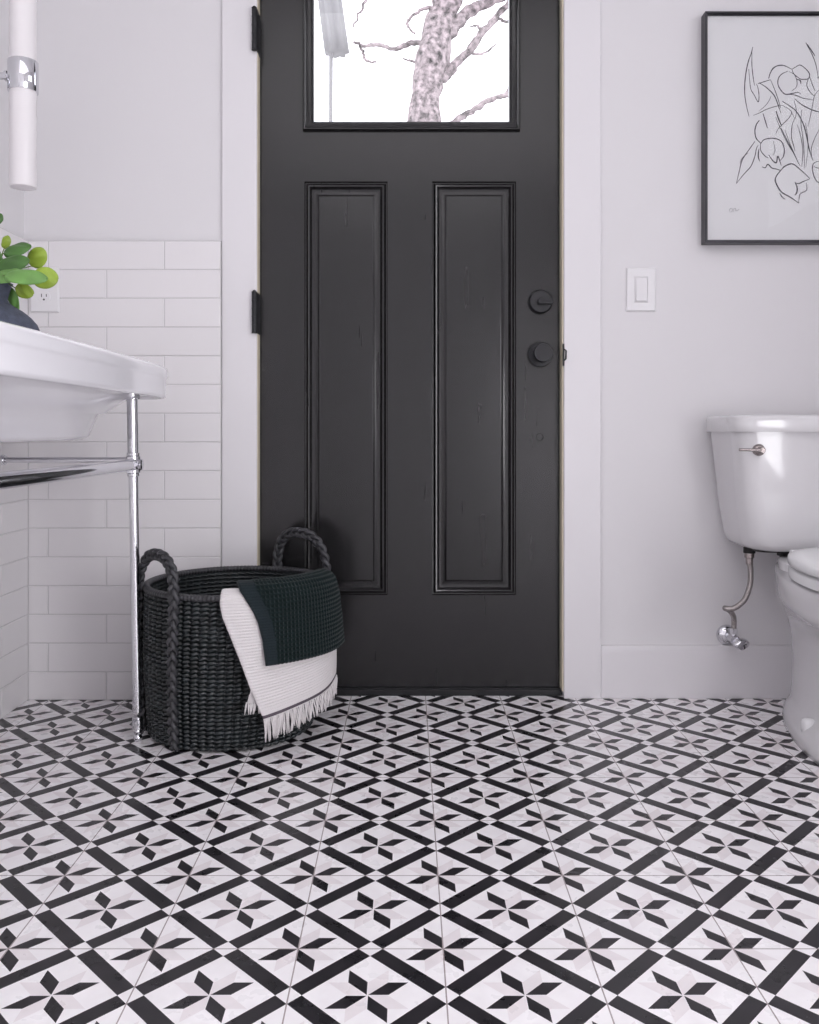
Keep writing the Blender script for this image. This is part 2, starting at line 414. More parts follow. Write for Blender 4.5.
for pts, r0, r1 in [
    ([(445, 40), (456, 24), (472, 10), (500, -3), (540, -22), (590, -60)], .055, .02),
    ([(440, 82), (452, 68), (468, 52), (485, 30), (506, 6), (530, -30)], .04, .015),
    ([(433, 140), (452, 124), (475, 109), (495, 98), (530, 92)], .035, .012),
    ([(433, 45), (412, 43), (396, 49), (380, 45), (364, 46), (353, 41)], .022, .010),
    ([(361, 46), (364, 56), (368, 61), (376, 62)], .012, .007),
    ([(444, 10), (425, 8), (411, 18), (407, 26), (414, 34)], .016, .008),
    ([(430, 66), (416, 62), (404, 59)], .012, .007),
    ([(484, 32), (478, 26), (470, 27)], .012, .006), ([(500, 98), (507, 92), (512, 80)], .014, .006),
    ([(495, 16), (505, 22), (515, 20)], .014, .008), ([(370, -10), (362, 8), (353, 27)], .012, .007),
    ([(470, 52), (482, 54), (496, 44)], .012, .006)]:
    bm = bmesh.new(); limb(bm, pts, r0, r1, jit=.014, seg=8); obj('branch', bm, M['bark'], tree, True)
# furled umbrella on a thin pole
Yu = 3.6
um = empty('patio_umbrella', (at(331, 0, Yu).x, Yu, -.15), 'furled pale grey patio umbrella outside, seen through the left of the door glass', 'umbrella')
bm = bmesh.new(); zb, zt = at(0, 53, Yu).z, 3.35
rings = []
for i in range(13):
    t = i / 12; zz = lerp(zb, zt, t); cx = lerp(at(336.5, 0, Yu).x, at(301, 0, Yu).x, t); r = .046 * (1 - .15 * t) if i < 12 else .012
    rings.append([Vector((cx + r * (1 + .16 * math.cos(7 * a)) * math.cos(a), Yu + r * (1 + .16 * math.cos(7 * a)) * math.sin(a), zz )) for a in [2 * PI * k / 56 for k in range(56)]])
loft(bm, rings); obj('canopy', bm, M['canvas'], um, True)
bm = bmesh.new(); xa = at(330, 0, Yu).x; tube(bm, [(xa, Yu, -.15), (xa, Yu, 1.2), (at(331, 0, Yu).x, Yu, zb + .03), (at(301, 0, Yu).x, Yu, 3.37)], .0085, 12)
obj('pole', bm, M['canvas'], um, True)
bm = bmesh.new(); lathe(bm, [(.22, 0), (.22, .05), (.20, .07), (.03, .09), (.03, .3)], (xa, Yu, -.15), 32); obj('base', bm, M['ground'], um, True, sharp=40)

# ------------------------------------------------------------------ switch and outlet
sx0, sx1 = (626.0 - CX) * YB / F, (655.5 - CX) * YB / F
sz0, sz1 = H - (311.5 - HY) * YB / F, H - (268 - HY) * YB / F
sw = empty('light_switch', ((sx0 + sx1) / 2, YB, sz0), 'white rocker light switch on the wall between door casing and picture', 'light switch')
bm = bmesh.new(); rect_rings(bm, sx0, sx1, sz0, sz1, [(0, 0), (0, -.003), (.003, -.006), (.022, -.0065)], YB); obj('cover_plate', bm, M['plastic'], sw)
mx_, mz_ = (sx0 + sx1) / 2, (sz0 + sz1) / 2
bm = bmesh.new(); rect_rings(bm, mx_ - .0185, mx_ + .0185, mz_ - .036, mz_ + .036, [(0, -.005), (.0008, -.0085), (.0022, -.0085), (.0030, -.0060)], YB, cap=True); obj('rocker_frame', bm, M['plastic'], sw)
bm = bmesh.new()
vs = [bm.verts.new(p) for p in [(mx_ - .015, YB - .006, mz_ - .032), (mx_ + .015, YB - .006, mz_ - .032), (mx_ + .015, YB - .006, mz_ + .032), (mx_ - .015, YB - .006, mz_ + .032),
      (mx_ - .015, YB - .0125, mz_ - .032), (mx_ + .015, YB - .0125, mz_ - .032), (mx_ + .015, YB - .0080, mz_ + .032), (mx_ - .015, YB - .0080, mz_ + .032)]]
for f in ((0, 1, 2, 3), (4, 5, 6, 7), (0, 1, 5, 4), (1, 2, 6, 5), (2, 3, 7, 6), (3, 0, 4, 7)): bm.faces.new([vs[i] for i in f])
obj('rocker', bm, M['plastic'], sw, bevel=.0006)
ox, oz0, oz1 = (45.2 - CX) * TY / F, H - (312.5 - HY) * TY / F, H - (267.5 - HY) * TY / F
ou = empty('wall_outlet', (ox, TY, oz0), 'white duplex power outlet on the tiled wall behind the green leaves', 'outlet')
bm = bmesh.new(); rect_rings(bm, ox - .0385, ox + .0385, oz0, oz1, [(0, 0), (0, -.003), (.003, -.006), (.025, -.0062)], TY); obj('cover_plate', bm, M['plastic'], ou)
oz = (oz0 + oz1) / 2
for s in (-1, 1):
    zc = oz + s * .0195
    bm = bmesh.new(); rings = []
    for sc_, dd in ((1, -.0055), (1, -.0078), (.95, -.0084)):
        rings.append([Vector((ox + sc_ * .0168 * math.cos(a), TY + dd, zc + sc_ * max(-.0135, min(.0135, .0168 * math.sin(a))))) for a in [2 * PI * k / 32 for k in range(32)]])
    loft(bm, rings, False, True); rc = obj('receptacle', bm, M['plastic'], ou)
    bm = bmesh.new(); box(bm, ox - .0075, ox - .0055, TY - .0088, TY - .0080, zc - .001, zc + .008); box(bm, ox + .0055, ox + .0075, TY - .0088, TY - .0080, zc, zc + .007)
    lathe(bm, [(.0026, .0080), (.0026, .0088)], (ox, TY, zc - .0075), 16, 'y'); obj('slot', bm, M['slot'], rc)

# ------------------------------------------------------------------ framed drawing
FY = YB - .036
fx0, fx1 = (705.5 - CX) * FY / F, (891 - CX) * FY / F
fz0, fz1 = H - (242.5 - HY) * FY / F, H - (11.0 - HY) * FY / F
pic = empty('framed_drawing', ((fx0 + fx1) / 2, YB, fz0), 'dark framed line drawing of drooping tulips hanging above the toilet', 'picture')
bm = bmesh.new()
rect_rings(bm, fx0, fx1, fz0, fz1, [(.004, .036), (0, .034), (0, .001), (.001, 0), (.0042, 0), (.0048, .001), (.0050, .009), (.009, .009)], FY, cap=False)
obj('frame', bm, M['frame'], pic)
bm = bmesh.new(); box(bm, fx0 + .004, fx1 - .004, FY + .0125, FY + .030, fz0 + .004, fz1 - .004); obj('drawing_sheet', bm, M['paper'], pic)
bm = bmesh.new(); box(bm, fx0 + .0050, fx1 - .0050, FY + .0055, FY + .0075, fz0 + .0050, fz1 - .0050); obj('glass', bm, M['picture_glass'], pic)
LY = FY + .0122
LINES = [
 ([(176,92),(170,120),(150,180),(136,260),(133,340),(143,410),(157,468)], 1.3),
 ([(172,120),(172,190),(178,250),(186,300)], 1.1), ([(155,210),(160,270),(166,318),(184,350),(206,388),(210,350),(204,310),(196,290)], 1.0),
 ([(204,290),(240,278),(272,268)], 1.1), ([(210,284),(250,310),(290,350),(310,395),(328,448)], 1.4), ([(272,268),(290,310),(312,370),(326,420)], 1.0),
 ([(276,355),(262,385),(240,412),(210,438)], .7), ([(180,460),(215,446),(250,428),(300,412),(340,405)], .9),
 ([(262,262),(270,235),(285,208),(310,193),(345,192),(388,212)], 1.5), ([(388,212),(410,198),(432,189),(460,208),(482,236),(476,262),(450,266),(430,262),(398,236),(388,212)], 1.2),
 ([(366,222),(335,236),(316,258),(312,290),(325,320),(352,346),(390,342),(420,336),(436,346)], 1.3), ([(372,224),(400,240),(414,272),(412,306),(385,330)], .9),
 ([(414,266),(432,272),(436,290)], 1.6), ([(476,262),(468,300),(490,340),(512,356)], 1.1), ([(482,250),(500,300),(514,330)], 1.1),
 ([(352,346),(400,350),(450,368),(500,376)], 1.1), ([(402,370),(440,402),(490,428),(534,442),(570,446)], 1.4),
 ([(462,68),(488,104),(512,140)], 1.6), ([(466,76),(500,140),(520,200),(528,262)], 1.0), ([(534,322),(510,352),(500,400),(486,470),(474,520)], .9),
 ([(232,450),(244,490),(256,530)], 1.3), ([(302,436),(316,480),(334,520)], 1.7), ([(212,486),(196,510),(188,545),(196,585),(222,612)], 1.5),
 ([(336,384),(376,410),(412,440),(446,500),(464,560),(478,630),(492,680),(502,704)], 1.5), ([(340,408),(384,438),(374,470),(346,500),(316,530),(300,560)], 1.0),
 ([(384,440),(398,470)], 1.2), ([(300,470),(330,540),(364,610),(400,670),(432,734)], 1.1), ([(330,530),(370,610),(410,690),(424,722)], 1.1),
 ([(404,470),(388,520),(386,580),(396,620),(404,652)], 1.1), ([(400,380),(412,440),(404,480)], .8), ([(440,430),(436,500),(444,560),(452,640),(456,745)], 1.0),
 ([(416,510),(432,560),(446,640),(444,700),(440,736)], 1.0), ([(460,500),(470,560),(474,640),(462,740)], .8), ([(350,540),(380,620),(416,700)], .8),
 ([(188,600),(160,640),(120,700),(104,760),(88,828)], 1.1), ([(88,828),(130,775),(166,735),(188,680),(196,640),(206,620)], 1.1), ([(150,664),(120,690),(106,720)], .8),
 ([(218,614),(240,590),(290,584),(330,600),(346,640),(342,680),(324,704)], 1.5), ([(218,612),(220,650),(244,680),(262,690)], 1.1), ([(288,600),(296,650),(284,676)], .8),
 ([(210,640),(206,680),(214,708)], 1.5), ([(262,672),(286,706),(304,714),(312,680),(330,730)], 1.6), ([(226,738),(244,742),(258,724),(280,744),(306,750),(328,758)], 1.4),
 ([(328,756),(306,784),(298,812),(314,850),(334,876),(380,902),(426,934)], 1.8), ([(328,756),(350,734),(390,722),(430,750),(484,800)], 1.6), ([(484,802),(450,816),(424,828),(408,824)], 1.3),
 ([(404,820),(416,850),(412,880),(402,890)], 1.8), ([(466,824),(466,864),(432,884),(424,932)], 1.1), ([(322,880),(336,902),(352,912)], 1.5),
 ([(534,706),(508,716),(498,740),(504,780),(522,816),(548,822),(580,800),(596,760)], 1.3), ([(504,736),(540,746),(580,736)], 1.0),
 ([(534,536),(508,590),(492,640),(496,680)], .9), ([(534,620),(560,660),(590,700),(600,760)], 1.0),
 ([(528,262),(560,200),(600,150),(640,120),(650,170),(630,240),(600,300),(560,330)], 1.2), ([(534,322),(580,360),(640,370),(690,340),(720,290)], 1.1),
 ([(570,446),(620,420),(680,430),(720,470),(730,530)], 1.3), ([(600,450),(640,520),(660,600),(650,680)], 1.0), ([(650,680),(690,700),(710,750),(690,800),(650,790),(636,740),(650,680)], 1.2),
 ([(730,530),(720,600),(740,660),(752,600),(730,530)], 1.0),
 ([(50,980),(54,964),(64,962),(66,974),(56,984)], .5), ([(70,984),(74,966),(84,962),(86,976),(100,968),(104,964)], .5)]
bm = bmesh.new()
def P2(zx, zy):
    px, py = 720 + zx / 5.39, 30 + zy / 5.39
    return Vector(((px - CX) * LY / F, LY, H - (py - HY) * LY / F))
def stroke(bm, li, pts, w):
    s = spline([P2(*p) for p in pts], 6); n = len(s); yy = LY - .00002 * (li % 9)
    prev = None
    for i, p in enumerate(s):
        t = (s[min(i + 1, n - 1)] - s[max(i - 1, 0)]).normalized(); nn = Vector((-t.z, 0, t.x))
        ww = .00108 * w * (.45 + .55 * math.sin(PI * min(1, max(.06, i / (n - 1)))) ** .6) * random.uniform(.85, 1.15)
        a, b_ = bm.verts.new((p.x + nn.x * ww, yy, p.z + nn.z * ww)), bm.verts.new((p.x - nn.x * ww, yy, p.z - nn.z * ww))
        if prev: bm.faces.new((prev[0], a, b_, prev[1]))
        prev = (a, b_)
for li, (pts, w) in enumerate(LINES[:-2]): stroke(bm, li, pts, w)
obj('line_drawing', bm, M['ink'], pic)
bm = bmesh.new()
for li, (pts, w) in enumerate(LINES[-2:]): stroke(bm, li, pts, w)
obj('signature', bm, M['ink'], pic)

# ------------------------------------------------------------------ wall sconce
SY = 2.0
scx = (23.0 - CX) * SY / F
sz = H - (77 - HY) * SY / F
sc = empty('wall_sconce', (TX - .02, SY, sz), 'tubular frosted glass wall sconce with chrome band above the sink', 'wall lamp')
zlo = H - (188 - HY) * SY / F
hh = sz - zlo
for s in (-1, 1):
    bm = bmesh.new(); r = .0292
    lathe(bm, [(.004, s * hh), (r - .004, s * hh), (r - .001, s * (hh - .001)), (r, s * (hh - .004)), (r, s * .02), (.01, s * .02)], (scx, SY, sz), 48)
    obj('glass_shade', bm, M['shade'], sc, True, sharp=40)
bm = bmesh.new(); bh = .0345
lathe(bm, [(.029, -bh), (.0325, -bh), (.0332, -bh + .001), (.0332, bh - .001), (.0325, bh), (.029, bh)], (scx, SY, sz), 64); obj('chrome_band', bm, M['chrome'], sc, True, sharp=40)
bm = bmesh.new(); tube(bm, [(WL + .006, SY, sz + .002), (scx - .030, SY, sz + .002)], .0085, 16)
lathe(bm, [(.012, 0), (.012, .006)], (scx - .040, SY, sz + .002), 20, 'x'); obj('arm', bm, M['chrome'], sc, True, sharp=40)
bm = bmesh.new(); lathe(bm, [(.055, 0), (.056, .004), (.052, .012), (.02, .018), (.010, .019)], (WL, SY, sz - .01), 48, 'x'); obj('wall_plate', bm, M['chrome'], sc, True, sharp=40)

# ------------------------------------------------------------------ console sink
KX, KY = -.80, 1.60
sink = empty('console_sink', (TX, KY, 0), 'white porcelain console sink on chrome legs against the left wall', 'sink')
def sink_ring(z, o, n=9., lift=0.):
    out = []
    for k in range(200):
        t = 2 * PI * k / 200; dxx, dyy = math.cos(t) * .22, math.sin(t) * .62
        lo, hi = 0., 3.
        for _ in range(26):
            s = (lo + hi) / 2; a, b_ = dxx * s, dyy * s
            hx = (.237 - .010 * (b_ / .6) ** 2 - o) if a > 0 else (.2225 - (o if o > .015 else 0))
            f = (abs(a) / hx) ** (n if a > 0 else 14) + (abs(b_) / (.600 - o)) ** (n * 1.1)
            if f > 1: hi = s
            else: lo = s
        out.append(Vector((KX + dxx * lo, KY + dyy * lo, z)))
    return out
def inner_ring(z, sx, sy, n=3.5, cx=0.):
    out = []
    for k in range(200):
        t = 2 * PI * k / 200; c, s = math.cos(t) * .22, math.sin(t) * .62
        q = ((abs(c) / sx) ** n + (abs(s) / sy) ** n) ** (-1 / n)
        out.append(Vector((KX + cx + c * q, KY + s * q, z)))
    return out
bm = bmesh.new()
rings = [inner_ring(.706, .085, .375), inner_ring(.707, .105, .400), inner_ring(.716, .120, .415), inner_ring(.762, .135, .440), inner_ring(.766, .150, .455),
         sink_ring(.800, .072, 6), sink_ring(.810, .056, 7), sink_ring(.812, .018, 8), sink_ring(.806, .013), sink_ring(.805, .009), sink_ring(.808, .0045), sink_ring(.815, .0035), sink_ring(.848, .0035),
         sink_ring(.853, .0015), sink_ring(.857, 0), sink_ring(.870, 0), sink_ring(.8765, .002), sink_ring(.8810, .007), sink_ring(.8835, .014), sink_ring(.8840, .022),
         sink_ring(.8815, .034), sink_ring(.8805, .050), inner_ring(.8800, .150, .330, 2.4, .02), inner_ring(.872, .135, .310, 2.4, .02), inner_ring(.80, .115, .275, 2.3, .02), inner_ring(.765, .07, .17, 2.2, .02), inner_ring(.755, .02, .02, 2, .02)]
loft(bm, rings); obj('basin', bm, M['sink'], sink, True)
LZ = .6475
for Yl in (2.055, 1.145):
    xt, xb = -.643, -.6295
    def lx(z): return lerp(xb, xt, z / .806)
    bm = bmesh.new()
    tube(bm, [(lx(.815), Yl, .815), (lx(.66), Yl, .66)], .0128, 24)
    tube(bm, [(lx(.66), Yl, .66), (lx(.07), Yl, .07)], .0108, 24)
    for z0, z1, r in ((.800, .812, .018), (.668, .676, .0150), (.655, .668, .0165), (.628, .640, .0165), (.620, .628, .0140), (.054, .060, .0115), (.030, .054, .0130), (.018, .030, .0080)):
        lathe(bm, [(r * .9, z0), (r, z0 + .001), (r, z1 - .001), (r * .9, z1)], (lx(z0), Yl, 0), 28)
    lathe(bm, [(.003, .0), (.0075, .001), (.0100, .006), (.0105, .010), (.009, .016), (.004, .020)], (xb, Yl, 0), 24)
    lg = obj('leg', bm, M['chrome'], sink, True, sharp=40)
    bm = bmesh.new()
    bmesh.ops.create_uvsphere(bm, u_segments=28, v_segments=18, radius=.0195, matrix=Matrix.Translation((lx(LZ), Yl, LZ)))
    lathe(bm, [(.010, .010), (.0135, .0105), (.0135, .021), (.0105, .0225), (.003, .023)], (lx(LZ), Yl, LZ), 24, 'x')
    obj('joint', bm, M['chrome'], lg, True, sharp=40)
    bm = bmesh.new(); zz = .6585
    tube(bm, [(lx(zz) - .008, Yl, zz), (TX, Yl, zz)], .0068, 20)
    lathe(bm, [(.0085, -.004), (.0125, -.003), (.0125, .003), (.0085, .004)], (-.944, Yl, zz), 24, 'x'); lathe(bm, [(.0085, .01), (.0105, .0105), (.0105, .017), (.0085, .018)], (-.955, Yl, zz), 24, 'x')
    lathe(bm, [(.024, 0), (.024, .004), (.012, .008)], (TX, Yl, zz), 28, 'x')
    obj('side_rail', bm, M['chrome'], sink, True, sharp=40)
bm = bmesh.new(); xr = lerp(-.6295, -.643, LZ / .806)
tube(bm, [(xr, 2.048, LZ), (xr, 1.152, LZ)], .0142, 28)
for yy in (2.030, 1.170): tube(bm, [(xr, yy - .008, LZ), (xr, yy + .008, LZ)], .0160, 28)
obj('towel_rail', bm, M['chrome'], sink, True, sharp=40)

# ------------------------------------------------------------------ vase and cutting
VX, VY, VZ = (-9 - CX) * 1.65 / F, 1.65, .8806
bm = bmesh.new()
prof = [(.005, 0), (.066, 0), (.072, .003), (.080, .012), (.0865, .026), (.0855, .036), (.0805, .048), (.0700, .060), (.056, .0715), (.0415, .0800), (.0315, .0870), (.0285, .0925), (.0305, .101), (.0360, .1195), (.0385, .1225), (.0370, .1235), (.0345, .1215), (.0290, .1040), (.0260, .094), (.03, .085), (.05, .07), (.05, .03), (.01, .01)]
seg = 96; rings = []
for r, h in prof: rings.append([Vector((VX + r * math.cos(2 * PI * k / seg), VY + r * math.sin(2 * PI * k / seg), VZ + h)) for k in range(seg)])
loft(bm, rings)
vase = tag(obj('vase', bm, M['vase'], None, True), 'round navy stoneware vase with a flared neck standing on the sink', 'vase')
cut = empty('leafy_cutting', (VX, VY, VZ + .02), 'cutting of round glossy green leaves standing in the navy vase', 'plant')
def leaf(px, py, Y, ln, wd, ang, tilt, roll, m):
    """ln/wd in metres, ang = direction of the tip in the xz plane (deg), tilt about the leaf's length"""
    c = at(px, py, Y); bm = bmesh.new(); nu, nv = 18, 10; top, bot = [], []
    for i in range(nu + 1):
        t = (1 - math.cos(PI * i / nu)) / 2; w = wd * .5 * max(.04, math.sin(PI * i / nu) ** .95) * (1.08 - .16 * t); ra, rb = [], []
        for j in range(nv + 1):
            s = (j / nv) * 2 - 1
            p = Vector(((t - .5) * ln, -.06 * ln * math.sin(PI * t) + .10 * wd * abs(s) ** 1.5 + .0012 * math.sin(9 * t + 4 * s), s * w))
            ra.append(bm.verts.new(p)); rb.append(bm.verts.new(p + Vector((0, .0007, 0))))
        top.append(ra); bot.append(rb)
    for i in range(nu):
        for j in range(nv):
            bm.faces.new((top[i][j], top[i][j + 1], top[i + 1][j + 1], top[i + 1][j])); bm.faces.new((bot[i][j], bot[i + 1][j], bot[i + 1][j + 1], bot[i][j + 1]))
    for i in range(nu):
        for j in (0, nv): bm.faces.new((top[i][j], top[i + 1][j], bot[i + 1][j], bot[i][j]))
    for j in range(nv):
        for i in (0, nu): bm.faces.new((top[i][j], top[i][j + 1], bot[i][j + 1], bot[i][j]))
    R = Matrix.Rotation(math.radians(-ang), 4, 'Y') @ Matrix.Rotation(math.radians(tilt), 4, 'X') @ Matrix.Rotation(math.radians(roll), 4, 'Z')
    base = Matrix.Translation(c) @ R
    bmesh.ops.transform(bm, matrix=base, verts=bm.verts)
    lf = obj('leaf', bm, M[m], cut, True)
    st = base @ Vector((-.5 * ln, 0, 0)); neck = Vector((VX + (px + 9) * .00022, VY, VZ + .118))
    return st, neck
LV = [(17, 249, 1.640, .052, .036, 25, -35, 10, 'leaf_dark'), (37, 257.5, 1.655, .042, .036, 50, 5, -10, 'leaf_lime'), (45, 277.5, 1.630, .046, .042, -5, -8, 5, 'leaf_lime'),
      (26, 277, 1.600, .078, .034, -4, -28, 0, 'leaf_mid'), (12, 264, 1.620, .064, .036, 15, -20, 0, 'leaf_dark'), (24, 291, 1.640, .036, .028, -20, 10, 0, 'leaf_lime'),
      (13, 299, 1.675, .046, .022, -82, 8, 20, 'leaf_mid'), (6, 242, 1.67, .026, .018, 75, 0, 0, 'leaf_lime'), (-2, 219, 1.66, .024, .018, 60, 0, 0, 'leaf_dark'),
      (8, 275, 1.61, .050, .034, 12, -25, 0, 'leaf_mid'), (-8, 255, 1.63, .052, .036, 120, -15, 0, 'leaf_dark'), (-30, 250, 1.65, .050, .038, 150, -10, 0, 'leaf_mid'), (-45, 275, 1.62, .052, .036, 185, -20, 0, 'leaf_dark'),
      (-15, 232, 1.67, .046, .034, 100, 0, 0, 'leaf_mid'), (-28, 280, 1.60, .050, .034, 200, -20, 0, 'leaf_lime'), (-5, 268, 1.70, .05, .036, 90, 30, 0, 'leaf_dark')]
bm = bmesh.new()
for a in LV:
    st, nk = leaf(*a)
    mid = (st + nk) / 2 + Vector((0, 0, .008))
    tube(bm, spline([(VX, VY, VZ + .03), nk, mid, st], 5), .0011, 6)
obj('stem', bm, M['stem'], cut, True)

# ------------------------------------------------------------------ basket
BT, BB = Vector((-.414, 2.154)), Vector((-.434, 2.174))
RT, RB, BH = .2160, .1935, .352
def bc(z): t = max(0, min(1, z / BH)); return BB.lerp(BT, t)
def br(z):
    t = max(0, min(1.1, z / BH)); return lerp(RB, RT, t) + .006 * math.sin(PI * t)
def bp(th, r, z):
    c = bc(z); return Vector((c.x + r * math.cos(th), c.y + r * math.sin(th), z))
basket = empty('laundry_basket', (BB.x, BB.y, 0), 'large round black woven basket with braided loop handles beside the door', 'basket')
bm = bmesh.new(); NR, NB, SG = 34, 64, 64 * 6
for k in range(NR):
    z = .009 + k * (BH - .018) / (NR - 1); hz = (BH - .018) / (NR - 1)
    rings = []
    for i in range(SG):
        th = 2 * PI * i / SG; ph = (i * NB / SG) % 1.0
        bulge = abs(math.sin(PI * ph)) ** .7
        ra = br(z) + .0044 * bulge + random.uniform(-.0004, .0004); tilt = (ph - .5) * .0050 * (1 if k % 2 else .4)
        c = bp(th, ra - .004, z + tilt + .0007 * math.sin(3.1 * th + k)); rd = Vector((math.cos(th), math.sin(th), 0))
        a_, b_ = .0050 + .0022 * bulge, hz * (.26 + .27 * bulge)
        rings.append([c + rd * a_ * math.cos(u) + Vector((0, 0, b_ * math.sin(u))) for u in [2 * PI * q / 8 for q in range(8)]])
    vr = loft(bm, rings, False, False)
    for q in range(8): bm.faces.new((vr[-1][q], vr[-1][(q + 1) % 8], vr[0][(q + 1) % 8], vr[0][q]))
obj('woven_side', bm, M['basket'], basket, True)
bm = bmesh.new()                                                   # solid core behind the weave and the bottom
rings = []
for r_o, z in ((0, 0.002), (.0005, .004), (.0005, .1), (.0005, .2), (.0005, .3), (.0005, BH)): rings.append([bp(2 * PI * k / 96, (br(z) + r_o - .004) if r_o else .05, z) for k in range(96)])
for z in (BH, .3, .2, .1, .012): rings.append([bp(2 * PI * k / 96, br(z) - .0050, z) for k in range(96)])
loft(bm, rings); obj('basket_lining', bm, M['basket'], basket, True, sharp=50)
bm = bmesh.new(); rings = []; n = 900                              # wrapped rim
for i in range(n):
    th = 2 * PI * i / n; w = .5 + .5 * math.cos(2 * PI * i * 150 / n); r_ = .0082 + .0015 * w; c = bp(th, br(BH) + .0005, BH + .004); rd = Vector((math.cos(th), math.sin(th), 0))
    rings.append([c + rd * r_ * 1.05 * math.cos(u) + Vector((0, 0, r_ * .85 * math.sin(u))) for u in [2 * PI * q / 10 + .0 for q in range(10)]])
vr = loft(bm, rings, False, False)
for q in range(10): bm.faces.new((vr[-1][q], vr[-1][(q + 1) % 10], vr[0][(q + 1) % 10], vr[0][q]))
obj('wrapped_rim', bm, M['rush_rim'], basket, True)
def handle(t0, t1, top, lean):
    t0, t1 = math.radians(t0), math.radians(t1); pts = []
    for k in range(14): z = lerp(.008, BH - .005, k / 14); pts.append(bp(t0, br(z) + .0145, z))
    A, B_ = bp(t0, br(BH) + .0145, BH), bp(t1, br(BH) + .0145, BH)
    mid = (A + B_) / 2
    for k in range(19):
        a = PI * k / 18; p = mid + (A - mid) * (math.copysign(abs(math.cos(a)) ** .85, math.cos(a))) ; s = math.sin(a)
        d = Vector((mid.x - BT.x, mid.y - BT.y, 0)).normalized()
        pts.append(p + Vector((0, 0, top * abs(s) ** .8)) + d * lean * s)
    for k in range(14): z = lerp(BH - .005, .008, (k + 1) / 14); pts.append(bp(t1, br(z) + .0145, z))
    s = spline(pts, 16); n = len(s); bm = bmesh.new(); arc = 0; ph = [0]
    for a, b_ in zip(s, s[1:]): arc += (b_ - a).length; ph.append(arc)
    tan = [(s[min(i + 1, n - 1)] - s[max(i - 1, 0)]).normalized() for i in range(n)]
    for st in range(3):
        P_ = []
        for i in range(n):
            cc = bc(s[i].z); rad = Vector((s[i].x - cc.x, s[i].y - cc.y, 0)).normalized()
            rad = (rad - tan[i] * rad.dot(tan[i]));  rad = rad.normalized() if rad.length > .05 else Vector((1, 0, 0))
            side = tan[i].cross(rad); w = 2 * PI * ph[i] / .070 + st * 2 * PI / 3
            P_.append(s[i] + side * .0082 * math.sin(w) + rad * .0042 * math.sin(2 * w))
        tube(bm, P_, .0060, 8)
    return obj('handle', bm, M['rush_rim'], basket, True)
handle(197, 243.5, .090, -.004)
handle(24.5, 74, .108, -.006)

# ------------------------------------------------------------------ towels over the rim
def cloth_pos(th, rz, off):
    (r, z), (nr, nz) = rz
    c = BT; return Vector((c.x + (r + nr * off) * math.cos(th), c.y + (r + nr * off) * math.sin(th), z + nz * off))
def path_rz(keys, n):
    s = spline([Vector((r, z, 0)) for r, z in keys], 12); L_ = [0]
    for a, b_ in zip(s, s[1:]): L_.append(L_[-1] + (b_ - a).length)
    out = []
    for i in range(n):
        d = L_[-1] * i / (n - 1); j = 0
        while j < len(L_) - 2 and L_[j + 1] < d: j += 1
        t = (d - L_[j]) / max(1e-9, L_[j + 1] - L_[j]); p = s[j].lerp(s[j + 1], t); tg = (s[min(j + 2, len(s) - 1)] - s[max(j - 1, 0)]).normalized()
        out.append(((p.x, p.y), (-tg.y * -1 if False else -tg.y, tg.x) if True else None))
    return out, L_[-1]
def drape(name, keys, th0, th1, nu, nv, thick, disp, mats, face_mat, parent, wave=.003, skew=(0, 0)):
    pr, L_ = path_rz(keys, nv); bm = bmesh.new(); lay = []
    for side in (1, -1):
        g = []
        for j in range(nv):
            v = j / (nv - 1); a0, a1 = math.radians(interp(th0, v)), math.radians(interp(th1, v)); row = []
            for i in range(nu):
                u = i / (nu - 1); th = lerp(a0, a1, u)
                wv = wave * math.sin(u * 9 + v * 2.2) * max(0, v - .35)
                e = min(u, 1 - u) * (nu - 1) * 1.2
                rim_ = min(1, (e / 3.) ** .5) if e < 3 else 1
                ev = min(v, 1 - v) * (nv - 1); rim_ = min(rim_, (ev / 3.) ** .5 if ev < 3 else 1)
                off = wv + side * thick * .5 * (.15 + .85 * rim_) + (disp(u, v, th, v * L_) if side == 1 else 0)
                pz = cloth_pos(th, pr[j], off); pz.z += lerp(*skew, u) * max(0, (v - .3) / .7); row.append(bm.verts.new(pz))
            g.append(row)
        lay.append(g)
    for s, g in enumerate(lay):
        for j in range(nv - 1):
            for i in range(nu - 1):
                f = bm.faces.new((g[j][i], g[j][i + 1], g[j + 1][i + 1], g[j + 1][i])); f.material_index = face_mat((i + .5) / (nu - 1), (j + .5) / (nv - 1))
    A, B_ = lay
    for j in range(nv - 1):
        for i in (0, nu - 1):
            f = bm.faces.new((A[j][i], A[j + 1][i], B_[j + 1][i], B_[j][i])); f.material_index = face_mat(i / (nu - 1), (j + .5) / (nv - 1))
    for i in range(nu - 1):
        for j in (0, nv - 1):
            f = bm.faces.new((A[j][i], A[j][i + 1], B_[j][i + 1], B_[j][i])); f.material_index = face_mat((i + .5) / (nu - 1), j / (nv - 1))
    return obj(name, bm, mats, parent, True), pr
